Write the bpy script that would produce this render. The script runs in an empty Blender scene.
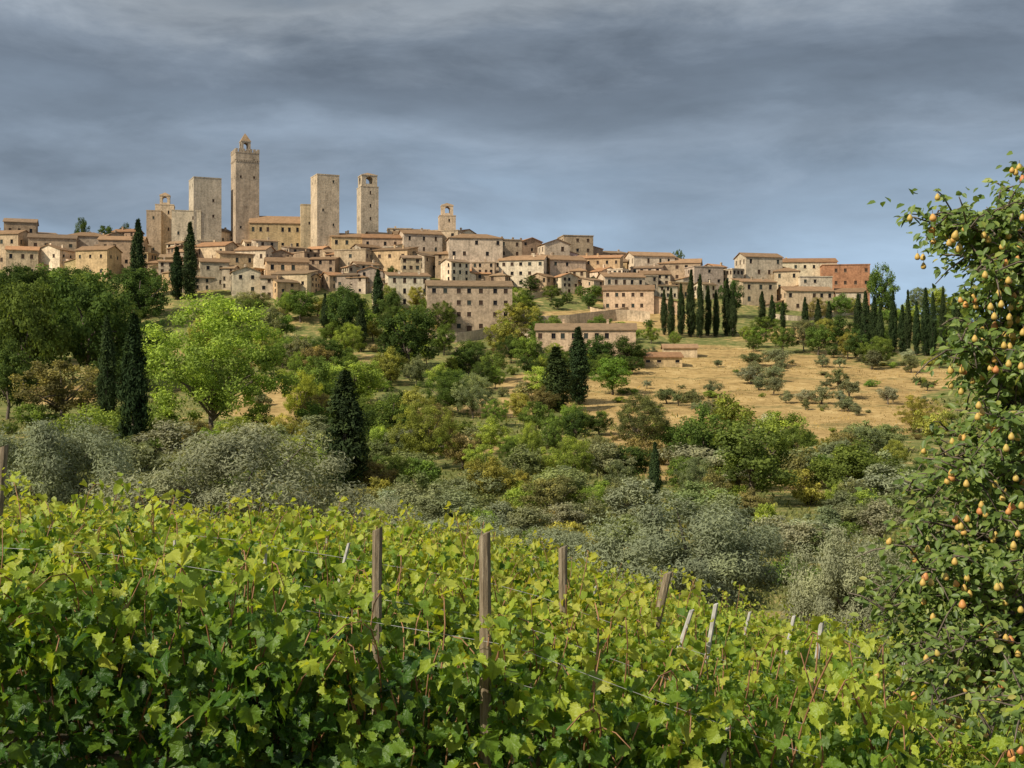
import bpy, math, random
import numpy as np
from mathutils import Vector, Matrix
rng=np.random.default_rng(11); random.seed(11)
F=1236.0
S=bpy.context.scene; COL=S.collection
PI=math.pi
# ------------------------------------------------------------------ materials
class NT:
    def __init__(s,nt): s.nt=nt
    def n(s,t,**k):
        n=s.nt.nodes.new(t)
        for a,b in k.items(): setattr(n,a,b)
        return n
    def l(s,a,b): s.nt.links.new(a,b)
def newmat(name):
    m=bpy.data.materials.new(name); m.use_nodes=True; m.node_tree.nodes.clear(); return m,NT(m.node_tree)
def ramp(t,fac,stops):
    r=t.n('ShaderNodeValToRGB'); e=r.color_ramp.elements
    while len(e)<len(stops): e.new(0.5)
    for i,(p,c) in enumerate(stops): e[i].position=p; e[i].color=(*c,1)
    t.l(fac,r.inputs[0]); return r.outputs[0]
def mathn(t,op,a,b=None,c=None):
    n=t.n('ShaderNodeMath',operation=op)
    for i,v in enumerate((a,b,c)):
        if v is None: continue
        if isinstance(v,(int,float)): n.inputs[i].default_value=v
        else: t.l(v,n.inputs[i])
    return n.outputs[0]
def mixc(t,fac,a,b,bt='MIX'):
    n=t.n('ShaderNodeMix',data_type='RGBA',blend_type=bt)
    for i,v in ((0,fac),(6,a),(7,b)):
        if isinstance(v,(int,float)): n.inputs[i].default_value=v
        elif isinstance(v,tuple): n.inputs[i].default_value=(*v,1)
        else: t.l(v,n.inputs[i])
    return n.outputs[2]
def noise(t,scale,detail=4,rough=.55,vec=None,dist=0):
    n=t.n('ShaderNodeTexNoise'); n.inputs['Scale'].default_value=scale; n.inputs['Detail'].default_value=detail
    n.inputs['Roughness'].default_value=rough; n.inputs['Distortion'].default_value=dist
    if vec is not None: t.l(vec,n.inputs['Vector'])
    return n.outputs['Fac']
def finish(t,col,rough=.8,spec=.3,bump=None,bstr=.3,bdist=.1,trans=0,tcol=None,diff=False):
    o=t.n('ShaderNodeOutputMaterial')
    if diff:
        p=t.n('ShaderNodeBsdfDiffuse'); t.l(col,p.inputs[0])
    else:
        p=t.n('ShaderNodeBsdfPrincipled')
        if isinstance(col,tuple): p.inputs['Base Color'].default_value=(*col,1)
        else: t.l(col,p.inputs['Base Color'])
        p.inputs['Roughness'].default_value=rough; p.inputs['Specular IOR Level'].default_value=spec
    if bump is not None:
        b=t.n('ShaderNodeBump'); b.inputs['Strength'].default_value=bstr; b.inputs['Distance'].default_value=bdist
        t.l(bump,b.inputs['Height']); t.l(b.outputs[0],p.inputs['Normal'])
    if trans:
        tr=t.n('ShaderNodeBsdfTranslucent'); t.l(tcol if tcol is not None else col,tr.inputs[0])
        m=t.n('ShaderNodeMixShader'); m.inputs[0].default_value=trans
        t.l(p.outputs[0],m.inputs[1]); t.l(tr.outputs[0],m.inputs[2]); t.l(m.outputs[0],o.inputs[0])
    else: t.l(p.outputs[0],o.inputs[0])
def coords(t): return t.n('ShaderNodeTexCoord').outputs['Object']
def attr(t,name): return t.n('ShaderNodeAttribute',attribute_name=name).outputs['Fac']

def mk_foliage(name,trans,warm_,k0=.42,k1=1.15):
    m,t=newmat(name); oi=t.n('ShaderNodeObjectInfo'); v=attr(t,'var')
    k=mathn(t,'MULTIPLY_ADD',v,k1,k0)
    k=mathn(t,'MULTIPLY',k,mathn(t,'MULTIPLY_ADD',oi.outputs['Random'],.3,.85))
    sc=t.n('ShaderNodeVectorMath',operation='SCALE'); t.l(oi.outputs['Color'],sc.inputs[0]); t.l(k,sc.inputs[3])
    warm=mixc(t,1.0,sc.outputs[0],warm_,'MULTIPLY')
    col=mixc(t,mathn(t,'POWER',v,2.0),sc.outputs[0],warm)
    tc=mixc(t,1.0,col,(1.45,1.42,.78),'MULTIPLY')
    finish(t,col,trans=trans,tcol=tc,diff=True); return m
M={}
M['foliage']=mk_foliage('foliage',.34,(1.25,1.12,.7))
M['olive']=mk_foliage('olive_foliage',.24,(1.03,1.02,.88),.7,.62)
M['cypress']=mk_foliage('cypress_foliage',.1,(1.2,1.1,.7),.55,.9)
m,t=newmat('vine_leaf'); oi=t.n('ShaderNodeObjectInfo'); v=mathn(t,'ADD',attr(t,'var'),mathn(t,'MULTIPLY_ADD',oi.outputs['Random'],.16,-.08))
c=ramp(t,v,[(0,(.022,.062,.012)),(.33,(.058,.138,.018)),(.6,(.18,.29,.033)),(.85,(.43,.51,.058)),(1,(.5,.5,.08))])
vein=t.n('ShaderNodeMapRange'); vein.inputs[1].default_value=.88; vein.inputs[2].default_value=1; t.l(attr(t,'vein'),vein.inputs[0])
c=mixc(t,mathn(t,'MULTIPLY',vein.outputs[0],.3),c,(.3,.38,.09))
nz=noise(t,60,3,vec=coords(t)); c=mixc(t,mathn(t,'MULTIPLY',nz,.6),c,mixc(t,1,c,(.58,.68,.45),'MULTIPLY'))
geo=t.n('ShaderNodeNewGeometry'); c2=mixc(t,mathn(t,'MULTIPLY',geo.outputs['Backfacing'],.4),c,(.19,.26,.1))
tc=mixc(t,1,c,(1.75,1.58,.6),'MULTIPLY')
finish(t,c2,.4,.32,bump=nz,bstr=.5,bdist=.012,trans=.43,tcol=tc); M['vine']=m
m,t=newmat('pear_leaf'); v=attr(t,'var')
c=ramp(t,v,[(0,(.06,.1,.024)),(.45,(.145,.22,.046)),(.8,(.29,.36,.08)),(1,(.45,.4,.11))])
finish(t,c,.45,.35,trans=.38,tcol=mixc(t,1,c,(1.45,1.4,.75),'MULTIPLY')); M['pearleaf']=m
m,t=newmat('bark'); cc=coords(t); nz=noise(t,6,6,vec=cc)
finish(t,ramp(t,nz,[(.3,(.07,.055,.04)),(.7,(.22,.175,.13))]),.9,.2,bump=nz,bstr=.6); M['bark']=m
m,t=newmat('vine_cane'); nz=noise(t,20,4,vec=coords(t))
finish(t,ramp(t,nz,[(.3,(.16,.08,.04)),(.7,(.38,.2,.09))]),.7,.3); M['cane']=m
m,t=newmat('weathered_wood'); mp=t.n('ShaderNodeMapping'); mp.inputs['Scale'].default_value=(18,18,1.6); t.l(coords(t),mp.inputs[0])
nz=noise(t,3,8,.7,vec=mp.outputs[0])
finish(t,ramp(t,nz,[(.3,(.09,.068,.04)),(.5,(.24,.185,.115)),(.72,(.42,.35,.24))]),.85,.2,bump=nz,bstr=.7,bdist=.02); M['wood']=m
m,t=newmat('pale_stake'); nz=noise(t,12,4,vec=coords(t))
finish(t,ramp(t,nz,[(.3,(.32,.3,.26)),(.7,(.58,.55,.49))]),.6,.3); M['stake']=m
m,t=newmat('wire_metal'); nz=noise(t,5,2,vec=coords(t)); finish(t,ramp(t,nz,[(.3,(.28,.27,.25)),(.7,(.5,.48,.45))]),.4,.6); M['wire']=m
m,t=newmat('pear_skin'); cc=coords(t); nz=noise(t,14,4,vec=cc); oi=t.n('ShaderNodeObjectInfo')
c=ramp(t,mathn(t,'MULTIPLY_ADD',oi.outputs['Random'],.6,mathn(t,'MULTIPLY',nz,.5)),[(.15,(.44,.37,.09)),(.38,(.55,.36,.09)),(.6,(.62,.31,.085)),(.9,(.52,.2,.075))])
finish(t,c,.5,.3); M['pear']=m
# stone walls, roofs
m,t=newmat('stone_wall'); oi=t.n('ShaderNodeObjectInfo'); cc=coords(t)
a=noise(t,.22,6,.65,vec=cc); b=noise(t,1.3,5,.7,vec=cc)
mp=t.n('ShaderNodeMapping'); mp.inputs['Scale'].default_value=(1.2,1.2,.12); t.l(cc,mp.inputs[0]); st=noise(t,.8,4,vec=mp.outputs[0])
k=mathn(t,'ADD',mathn(t,'MULTIPLY_ADD',a,1.4,.05),mathn(t,'MULTIPLY_ADD',b,1.6,-.8)); k=mathn(t,'ADD',k,mathn(t,'MULTIPLY_ADD',st,.9,-.2))
sc=t.n('ShaderNodeVectorMath',operation='SCALE'); t.l(oi.outputs['Color'],sc.inputs[0]); t.l(k,sc.inputs[3])
c=mixc(t,mathn(t,'MULTIPLY',b,.35),sc.outputs[0],mixc(t,1,sc.outputs[0],(.86,.94,1.0),'MULTIPLY'))
finish(t,c,.9,.15,bump=b,bstr=.5,bdist=.25); M['wall']=m
m,t=newmat('roof_tiles'); oi=t.n('ShaderNodeObjectInfo'); cc=coords(t); a=noise(t,.5,6,.7,vec=cc); b=noise(t,3,3,.7,vec=cc)
k=mathn(t,'ADD',mathn(t,'MULTIPLY_ADD',a,1.5,-.1),mathn(t,'MULTIPLY',b,.7))
sc=t.n('ShaderNodeVectorMath',operation='SCALE'); t.l(oi.outputs['Color'],sc.inputs[0]); t.l(k,sc.inputs[3])
c=mixc(t,mathn(t,'MULTIPLY',b,.3),sc.outputs[0],(.24,.19,.11))
finish(t,c,.9,.1,bump=b,bstr=.6,bdist=.2); M['roof']=m
def plain(name,col,rough=.8,spec=.3):
    m,t=newmat(name); nz=noise(t,2,4,vec=coords(t))
    finish(t,mixc(t,nz,tuple(x*.75 for x in col),tuple(min(1,x*1.2) for x in col)),rough,spec); return m
M['reveal']=plain('window_surround',(.34,.26,.175)); M['dark']=plain('dark_pane',(.014,.013,.013),.35,.3)
M['shut1']=plain('brown_shutter',(.06,.034,.02)); M['shut2']=plain('green_shutter',(.036,.044,.035)); M['door']=plain('door_wood',(.09,.05,.03))
m,t=newmat('ground'); gp=t.n('ShaderNodeNewGeometry'); cc=gp.outputs['Position']
dry=attr(t,'dry'); soil=attr(t,'soil'); n1=noise(t,.03,6,.65,vec=cc); n2=noise(t,.35,6,.7,vec=cc); n3=noise(t,3,5,.7,vec=cc); n4=noise(t,.09,6,.7,vec=cc,dist=.6)
straw=ramp(t,mathn(t,'ADD',mathn(t,'MULTIPLY',n2,.5),mathn(t,'MULTIPLY',n4,.5)),[(.34,(.17,.13,.055)),(.43,(.31,.21,.085)),(.52,(.44,.3,.122)),(.66,(.57,.42,.19))])
sz=t.n('ShaderNodeSeparateXYZ'); t.l(cc,sz.inputs[0])   # low terrace banks
tb=mathn(t,'PINGPONG',mathn(t,'ADD',mathn(t,'MULTIPLY',sz.outputs[2],.55),mathn(t,'MULTIPLY',n4,2.2)),1.0)
tbm=t.n('ShaderNodeMapRange',interpolation_type='SMOOTHSTEP'); tbm.inputs[1].default_value=.16; tbm.inputs[2].default_value=.0; tbm.inputs[4].default_value=.7; t.l(tb,tbm.inputs[0])
straw=mixc(t,tbm.outputs[0],straw,(.17,.15,.06))
grn=ramp(t,n2,[(.3,(.085,.11,.03)),(.5,(.17,.18,.06)),(.7,(.35,.28,.11))])
f=t.n('ShaderNodeMapRange',interpolation_type='SMOOTHSTEP'); f.inputs[1].default_value=.3; f.inputs[2].default_value=.6
t.l(mathn(t,'ADD',mathn(t,'MULTIPLY',dry,.72),mathn(t,'ADD',mathn(t,'MULTIPLY_ADD',n1,1.3,-.42),mathn(t,'MULTIPLY_ADD',n2,.8,-.34))),f.inputs[0])
c=mixc(t,f.outputs[0],grn,straw)
so=ramp(t,n3,[(.3,(.1,.07,.04)),(.55,(.22,.16,.09)),(.75,(.3,.24,.13))]); c=mixc(t,soil,c,so)
finish(t,c,bump=n3,bstr=.5,bdist=.2,diff=True); M['ground']=m
# ------------------------------------------------------------------ helpers
def sm(a,b,x):
    q=np.clip((np.asarray(x,float)-a)/(b-a),0,1); return q*q*(3-2*q)
def tag(o,label=None,cat=None,group=None,kind=None,share=False):
    if label: o['label']=label
    if cat: o['category']=cat
    if group: o['group']=group
    if kind: o['kind']=kind
    if label and not share and not kind: LABELED.append(o)
    return o
LABELED=[]
def link(name,me,parent=None,loc=(0,0,0),rz=0,col=None):
    o=bpy.data.objects.new(name,me); COL.objects.link(o); o.location=loc
    if rz: o.rotation_euler=(0,0,rz)
    if parent: o.parent=parent
    if col: o.color=(*col,1)
    return o
def empty(name,loc,rz=0):
    o=bpy.data.objects.new(name,None); COL.objects.link(o); o.location=loc; o.rotation_euler=(0,0,rz); o.empty_display_size=.3; return o
def mesh_np(name,V,Fa,mats,attrs={},smooth=False):
    V=np.ascontiguousarray(V,dtype=np.float32); Fa=np.ascontiguousarray(Fa,dtype=np.int32)
    me=bpy.data.meshes.new(name); me.vertices.add(len(V)); me.vertices.foreach_set('co',V.ravel())
    m_,k=Fa.shape; me.loops.add(m_*k); me.loops.foreach_set('vertex_index',Fa.ravel())
    me.polygons.add(m_); me.polygons.foreach_set('loop_start',np.arange(0,m_*k,k,dtype=np.int32))
    me.update(calc_edges=True)
    for a,val in attrs.items():
        at=me.attributes.new(a,'FLOAT','POINT'); at.data.foreach_set('value',np.ascontiguousarray(val,dtype=np.float32))
    for m_ in mats: me.materials.append(m_)
    if smooth: me.polygons.foreach_set('use_smooth',np.ones(len(me.polygons),dtype=bool))
    return me
class MB:
    def __init__(s): s.v=[]; s.f=[]; s.m=[]
    def face(s,pts,mi=0):
        b=len(s.v); s.v+= [tuple(p) for p in pts]; s.f.append(tuple(range(b,b+len(pts)))); s.m.append(mi)
    def box(s,x0,x1,y0,y1,z0,z1,mi=0):
        b=len(s.v); s.v+=[(x0,y0,z0),(x1,y0,z0),(x1,y1,z0),(x0,y1,z0),(x0,y0,z1),(x1,y0,z1),(x1,y1,z1),(x0,y1,z1)]
        for q in ((0,3,2,1),(4,5,6,7),(0,1,5,4),(1,2,6,5),(2,3,7,6),(3,0,4,7)): s.f.append(tuple(b+i for i in q)); s.m.append(mi)
    def tube(s,pts,rad,n=6,mi=0):
        pts=[Vector(p) for p in pts]; b=len(s.v); L=len(pts)
        for i,p in enumerate(pts):
            d=(pts[min(i+1,L-1)]-pts[max(i-1,0)]).normalized(); a=d.cross(Vector((.31,.95,.11))).normalized(); c=d.cross(a)
            r=rad[i] if isinstance(rad,(list,tuple)) else rad
            for k in range(n):
                w=2*PI*k/n; s.v.append(tuple(p+a*math.cos(w)*r+c*math.sin(w)*r))
        for i in range(L-1):
            for k in range(n):
                s.f.append((b+i*n+k,b+i*n+(k+1)%n,b+(i+1)*n+(k+1)%n,b+(i+1)*n+k)); s.m.append(mi)
        s.f.append(tuple(b+(L-1)*n+k for k in range(n))); s.m.append(mi)
        s.f.append(tuple(b+n-1-k for k in range(n))); s.m.append(mi)
    def mesh(s,name,mats,smooth=False):
        me=bpy.data.meshes.new(name); me.from_pydata(s.v,[],s.f)
        for m_ in mats: me.materials.append(m_)
        me.polygons.foreach_set('material_index',np.array(s.m,dtype=np.int32))
        if smooth: me.polygons.foreach_set('use_smooth',np.ones(len(s.f),dtype=bool))
        me.update(); return me
def unit(a): return a/(np.linalg.norm(a,axis=-1,keepdims=True)+1e-9)
# ------------------------------------------------------------------ terrain
RX=[-500,-100,0,100,200,300,400,480,560,650,750,850,950,1024,1500]
RY=[300,258,250,250,241,241,245,251,262,275,284,299,318,332,375]
YS=[30,45,60,80,105,135,175,225,285,350,420]; PB=[630,608,590,566,542,515,484,452,420,388,356]
def pyg1(px,Y):
    r=np.interp(px,RX,RY); return np.interp(Y,YS,PB)-np.interp(Y,[420,470,520,580,640],[0,.22,.5,.8,1])*(356-r)
def pyg(px,Y): return (pyg1(px,Y*.96)+pyg1(px,Y)+pyg1(px,Y*1.04))/3
def G(X,Y):
    X=np.asarray(X,float); Y=np.asarray(Y,float)
    xt=np.where(X<0,.6*np.tanh(-X/3.0),-2.6*np.tanh(X*.13)); near=-2.07-.115*Y+xt
    Yf=np.clip(Y,30,640); px=np.clip(512+F*X/np.maximum(Y,60),-500,1500)
    far=(384-pyg(px,Yf))/F*Yf
    far=far+.35*np.sin(X*.11+Y*.05)*np.sin(Y*.09)*sm(60,120,Y)
    far=np.maximum(far-.3*np.maximum(Y-640,0),np.minimum(far,-60.))
    w=sm(38,75,Y); return (1-w)*near+w*far
YR=np.arange(50,642,1.0)
def ray(px,py):
    X=(px-512)/F*YR; p=384-G(X,YR)/YR*F
    h=np.nonzero(p<=py)[0]
    return float(YR[h[0]]) if len(h) else 640.0
DRY=[(770,392,150,34),(700,362,80,16),(660,445,50,30),(850,412,90,26),(625,402,55,24),(500,408,40,10),(480,442,28,9),(270,402,35,20),(545,385,45,12),(780,432,90,18),(720,470,50,14),(900,380,60,14),(60,395,40,10),(600,320,90,10),(810,335,60,8)]
def dryf(px,py):
    d=np.zeros(np.broadcast(px,py).shape)
    for cx,cy,rx,ry in DRY: d=np.maximum(d,1-sm(.7,1.25,np.sqrt(((px-cx)/rx)**2+((py-cy)/ry)**2)))
    return d
yr=np.concatenate([np.arange(-60,60,2.0),np.arange(60,700,4.0),np.geomspace(700,6000,30)]); ns=201
sx=np.linspace(-1,1,ns); YY,SS=np.meshgrid(yr,sx,indexing='ij'); XX=SS*(np.abs(YY)*.85+45); ZZ=G(XX,YY)
V=np.stack([XX,YY,ZZ],-1).reshape(-1,3); i=np.arange(len(yr)-1)[:,None]*ns+np.arange(ns-1)[None,:]
Fa=np.stack([i,i+1,i+ns+1,i+ns],-1).reshape(-1,4)
Ys=np.maximum(YY,20); PX=512+F*XX/Ys; PY=384-F*ZZ/Ys
dry=dryf(PX,PY)*sm(60,100,YY); soil=1-sm(33,42,YY)
g=link('ground',mesh_np('ground',V,Fa,[M['ground']],{'dry':dry.ravel(),'soil':soil.ravel()},True)); g['kind']='structure'
# ------------------------------------------------------------------ foliage generators
def rhomb(P,N,T,L,W):
    T=unit(T-N*np.sum(T*N,-1,keepdims=True)); B=np.cross(N,T); L=L[:,None]; W=W[:,None]
    V=np.stack([P,P+T*L*.45+B*W*.5,P+T*L,P+T*L*.45-B*W*.5],1).reshape(-1,3)
    return V,np.arange(len(V)).reshape(-1,4)
def clumps(C,R,n,L,W,oc,up=.2,tup=0,jit=.6,flat=.85,lv=.15):
    K=len(C); idx=np.repeat(np.arange(K),n); m_=K*n
    d=unit(rng.normal(size=(m_,3))); P=C[idx]+d*(R[idx]*rng.random(m_)**.45)[:,None]*[1,1,flat]
    N=unit(d*.7+unit(P-oc)*.5+rng.normal(size=(m_,3))*jit+[0,0,up]); T=unit(rng.normal(size=(m_,3))+[0,0,tup])
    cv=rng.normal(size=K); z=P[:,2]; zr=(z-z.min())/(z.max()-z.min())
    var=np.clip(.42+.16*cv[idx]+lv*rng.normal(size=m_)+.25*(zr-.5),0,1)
    q=.7+.6*rng.random(m_); V,Fq=rhomb(P,N,T,L*q,W*q); return V,Fq,np.repeat(var,4)
def limbs(mb,base,top,ends,r0,curve=.25):
    base=Vector(base); top=Vector(top)
    n=5; pts=[base.lerp(top,k/(n-1))+Vector((random.uniform(-1,1),random.uniform(-1,1),0))*r0*.5*(k>0) for k in range(n)]
    mb.tube(pts,[r0*(1.25 if k==0 else 1-.12*k) for k in range(n)],7)
    for e in ends:
        e=Vector(e); s=base.lerp(top,random.uniform(.55,1)); mid=s.lerp(e,.5)+Vector((random.uniform(-1,1),random.uniform(-1,1),.6))*curve*(e-s).length*.4
        mb.tube([s,s.lerp(mid,.55)+Vector((0,0,.02)),mid,mid.lerp(e,.5),e],[r0*.5,r0*.42,r0*.32,r0*.2,r0*.07],5)
PROTO={}
def add_proto(kind,V,Fq,var,mb,mat,w,h):
    PROTO.setdefault(kind,[]).append((mb.mesh(kind+'_trunk',[M['bark']],True),mesh_np(kind+'_crown',V,Fq,[M[mat]],{'var':var}),w,h))
def ell(K,a,c,zc,pw=.4,low=.25):
    d=unit(rng.normal(size=(K,3))); r=rng.random(K)**pw
    p=d*r[:,None]; ph=rng.random(4)*6.28; az=np.arctan2(d[:,1],d[:,0])
    s=1+.2*np.sin(2*az+ph[0])+.14*np.sin(3*az+ph[1]+2*d[:,2])
    p[:,:2]*=s[:,None]; p[:,2]=np.where(p[:,2]<0,p[:,2]*(1-low),p[:,2]); return p*[a,a,c]+[0,0,zc]
for vi in range(6):
    C=ell(75,3.9,4.1,5.2,.4,.1); R=rng.uniform(.55,1.2,75); V,Fq,var=clumps(C,R,110,.31,.2,np.array([0,0,5.]))
    mb=MB(); limbs(mb,(0,0,-.8),(0,0,4.2),C[rng.choice(75,9)],.28); add_proto('broad',V,Fq,var,mb,'foliage',8.6,10)
for vi in range(3):   # big airy poplar-like tree with separate plumes
    C=ell(160,4.4,4.2,5.3,.33,.06); R=rng.uniform(.4,.85,160); V,Fq,var=clumps(C,R,160,.19,.11,np.array([0,0,5.0]),up=.3,jit=.7)
    mb=MB(); limbs(mb,(0,0,-.6),(.1,0,3.0),C[rng.choice(160,16)],.2); add_proto('airy',V,Fq,var,mb,'foliage',9.2,10)
for vi in range(3):
    K=220; zz=rng.random(K)**.9; prof=1.15*np.sin(PI*np.clip(zz*.82+.16,0,1))**.75*(1-zz**4*.6); az=rng.random(K)*6.28; rr=prof*np.sqrt(rng.random(K))*.82
    C=np.stack([rr*np.cos(az),rr*np.sin(az),.3+zz*9.15],-1); R=.16+.27*prof*rng.uniform(.85,1.15,K)
    V,Fq,var=clumps(C,R,60,.3,.1,np.array([0,0,4.]),up=.1,tup=2.2,jit=.35,flat=1.7)
    mb=MB(); mb.tube([(0,0,-.6),(0,0,2),(0,0,8)],[.22,.18,.04],7); add_proto('cypress',V,Fq,var,mb,'cypress',2.6,10)
for vi in range(4):
    K=110; C=ell(K,3.0,2.1,2.6,.34,.05); R=rng.uniform(.45,.8,K); V,Fq,var=clumps(C,R,400,.15,.045,np.array([0,0,1.8]),up=.4,tup=.5,jit=.45,lv=.1)
    mb=MB(); limbs(mb,(0,0,-.5),(.2,.1,1.5),C[rng.choice(K,10)],.2); limbs(mb,(.25,.1,-.5),(.6,-.2,1.5),C[rng.choice(K,5)],.13); add_proto('olive',V,Fq,var,mb,'olive',7,5)
for vi in range(5):
    K=40; C=ell(K,1.6,1.5,2.0,.4,.05); R=rng.uniform(.3,.65,K); V,Fq,var=clumps(C,R,110,.22,.09,np.array([0,0,1.4]),up=.3,jit=.6)
    mb=MB(); limbs(mb,(0,0,-.5),(.1,0,1.2),C[rng.choice(K,5)],.16); add_proto('groveolive',V,Fq,var,mb,'olive',4,4)
for vi in range(5):
    K=34; C=ell(K,1.25,1.0,.95,.4,.2); R=rng.uniform(.22,.5,K); V,Fq,var=clumps(C,R,75,.17,.09,np.array([0,0,.5]),up=.2,tup=.5,jit=.6)
    mb=MB()
    for k in range(6): mb.tube([(0,0,-.2),tuple(C[k]*.5),tuple(C[k])],[.04,.03,.01],4)
    add_proto('shrub',V,Fq,var,mb,'foliage',2.8,2)
TREES=[]
def tree(kind,px,base,top,w,col,label,cat,name,group=None,share=False,Y=None,Hm=None,vi=None):
    if Y is None: Y=ray(px,base)
    X=(px-512)/F*Y; z=float(G(X,Y))
    H=Hm if Hm else max((384-top)/F*Y-z,.8)
    pr=PROTO[kind]; tr,cr,pw,ph=pr[random.randrange(len(pr)) if vi is None else vi%len(pr)]
    if kind=='airy':                                   # looser, many-plumed crown: its own kind of tree
        name='open_crowned_tree'
        if share: label=label.replace(' tree ',' open crowned tree ',1); group=group.replace(' trees ',' open crowned trees ',1)
    r=empty(name,(X,Y,z),random.uniform(0,6.28)); s=w/F*Y/pw; r.scale=(s,s,H/ph)
    k=random.uniform(.84,1.22) if share else random.uniform(.95,1.05); tag(r,label,cat,group,share=share)
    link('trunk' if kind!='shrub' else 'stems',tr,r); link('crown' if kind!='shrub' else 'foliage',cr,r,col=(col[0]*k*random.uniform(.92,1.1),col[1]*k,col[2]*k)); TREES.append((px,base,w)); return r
DK=(.078,.122,.036); MD=(.145,.205,.05); LT=(.25,.32,.068); YL=(.26,.33,.07); OL=(.29,.305,.185); CY=(.046,.07,.03); GG=(.22,.245,.125); BR=(.23,.21,.088)
T=tree
# ---- trees singled out in the photograph
for a in [('cypress',107,430,312,24,CY,'tall narrow dark cypress just left of the broader cypress, beside the bright green tree'),
          ('cypress',134,460,310,38,CY,'broad tall dark cypress standing left of the big bright green tree'),
          ('cypress',138,300,217,20,CY,'dark cypress rising before the low belfry tower at the left of the town'),
          ('cypress',177,300,245,17,CY,'shorter left cypress of the pair below the square grey tower'),
          ('cypress',190,300,220,19,CY,'taller right cypress of the pair below the square grey tower'),
          ('cypress',345,500,366,54,CY,'wide dark cypress standing alone in the middle of the valley'),
          ('cypress',378,318,268,16,CY,'small dark cypress left of the large four row stone house'),
          ('cypress',325,335,292,11,CY,'slim cypress in the trees under the plain middle tower'),
          ('cypress',361,352,302,16,CY,'dark pointed cypress in the wood below the town houses'),
          ('cypress',347,345,298,15,CY,'dark cypress beside a second one in the wood below the town'),
          ('cypress',556,412,345,38,(.07,.105,.04),'fat green cypress below the long farmhouse, left of a taller one'),
          ('cypress',578,405,325,28,CY,'tall dark cypress in front of the long farmhouse'),
          ('cypress',655,505,440,16,CY,'lone slim cypress among bushes in the right of the valley')]:
    T(*a,'cypress tree','cypress_tree')
for a in [('airy',213,442,291,150,YL,'big bright light green tree with open crown in the left valley'),
          ('airy',302,425,368,44,(.34,.38,.065),'small vivid yellow green tree right of the big bright tree'),
          ('broad',318,415,350,48,MD,'mid green tree just behind the vivid yellow green one'),
          ('broad',612,395,352,46,(.15,.25,.05),'round fresh green tree right of the two big cypresses'),
          ('broad',598,370,334,42,DK,'dark round tree in front of the right end of the long farmhouse'),
          ('broad',624,368,335,40,DK,'dark tree at the right gable of the long farmhouse'),
          ('airy',640,455,392,66,(.15,.165,.065),'sparse dull green tree at the lower left edge of the golden field'),
          ('broad',705,480,402,66,MD,'mid green tree left of the widest tree below the golden field'),
          ('broad',752,505,408,112,(.13,.18,.048),'widest green tree below the golden field'),
          ('broad',850,505,432,90,MD,'large green tree beside the pear tree, below the olive grove'),
          ('airy',425,470,400,66,(.27,.3,.068),'yellowish open tree in the centre of the valley'),
          ('broad',392,450,392,60,MD,'green tree right of the lone wide cypress'),
          ('broad',408,378,300,74,DK,'large dark tree below the large four row stone house'),
          ('broad',345,345,284,50,DK,'dark tree crown under the town left of the small cypress'),
          ('airy',530,472,420,30,(.25,.32,.068),'slender light green tree in the centre of the valley'),
          ('broad',882,318,262,36,MD,'green tree standing right of the red brick block'),
          ('broad',610,285,252,28,DK,'dark tree between town houses right of the centre'),
          ('broad',82,246,214,17,DK,'first round dark pine on the left skyline of the town'),
          ('broad',106,248,222,22,DK,'middle round dark pine on the left skyline of the town'),
          ('broad',126,248,222,16,DK,'third round dark pine on the skyline beside the belfry tower'),
          ('broad',731,318,274,26,DK,'dark tree filling the gap left of the pale tall house on the right hill'),
          ('broad',26,400,262,84,(.11,.16,.042),'huge dark green tree at the left edge below the houses'),
          ('broad',88,390,259,90,(.1,.145,.04),'huge green tree left of the tall cypresses, under the houses'),
          ('broad',62,425,352,76,BR,'brownish green tree in front of the huge trees at the left'),
          ('broad',8,420,330,60,DK,'dark tree cut by the left edge of the picture')]:
    T(*a,'tree','broadleaf_tree')
for k,(px,Y,top,w) in enumerate([(48,46,408,185),(238,43,422,250),(690,41,492,235),(856,38,524,150),(452,58,512,150),(560,52,526,140),(372,64,492,130)]):
    T('olive',px,0,top,w,OL,['silvery olive tree at the left edge behind the vines','wide silvery olive tree behind the vines at the left','wide silvery olive tree behind the vineyard at the right','silvery olive tree behind the vineyard next to the pear tree',
      'low olive tree behind the tallest posts','low olive tree behind the vine posts right of centre','olive tree right of the wide left one'][k],'olive tree','olive_tree',Y=Y,vi=k)
# cypress groups
for px,b,tp,w in [(664,335,288,9),(671,338,286,10),(681,336,282,10),(691,337,268,12),(700,338,272,11),(708,336,284,10),(716,337,288,9),(727,336,278,12),(733,337,290,10)]:
    T('cypress',px,b,tp,w,CY,'dark cypress in the close group right of the town centre','cypress tree','cypress_tree','cypress group on the right hill')
for px,b,tp,w in [(762,325,290,10),(772,328,294,9),(783,330,300,8),(805,330,296,9),(818,332,298,9),(829,332,300,9),(858,335,292,11)]:
    T('cypress',px,b,tp,w,CY,'small dark cypress in front of the right hill houses','cypress tree','cypress_tree','cypresses before the right houses')
for k in range(12):
    T('cypress',866+k*8.5+random.uniform(-3,3),352+k*.6,random.uniform(283,304),random.uniform(9,13),CY,'dark cypress in the long row left of the pear tree top','cypress tree','cypress_tree','cypress row on the right skyline')
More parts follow.
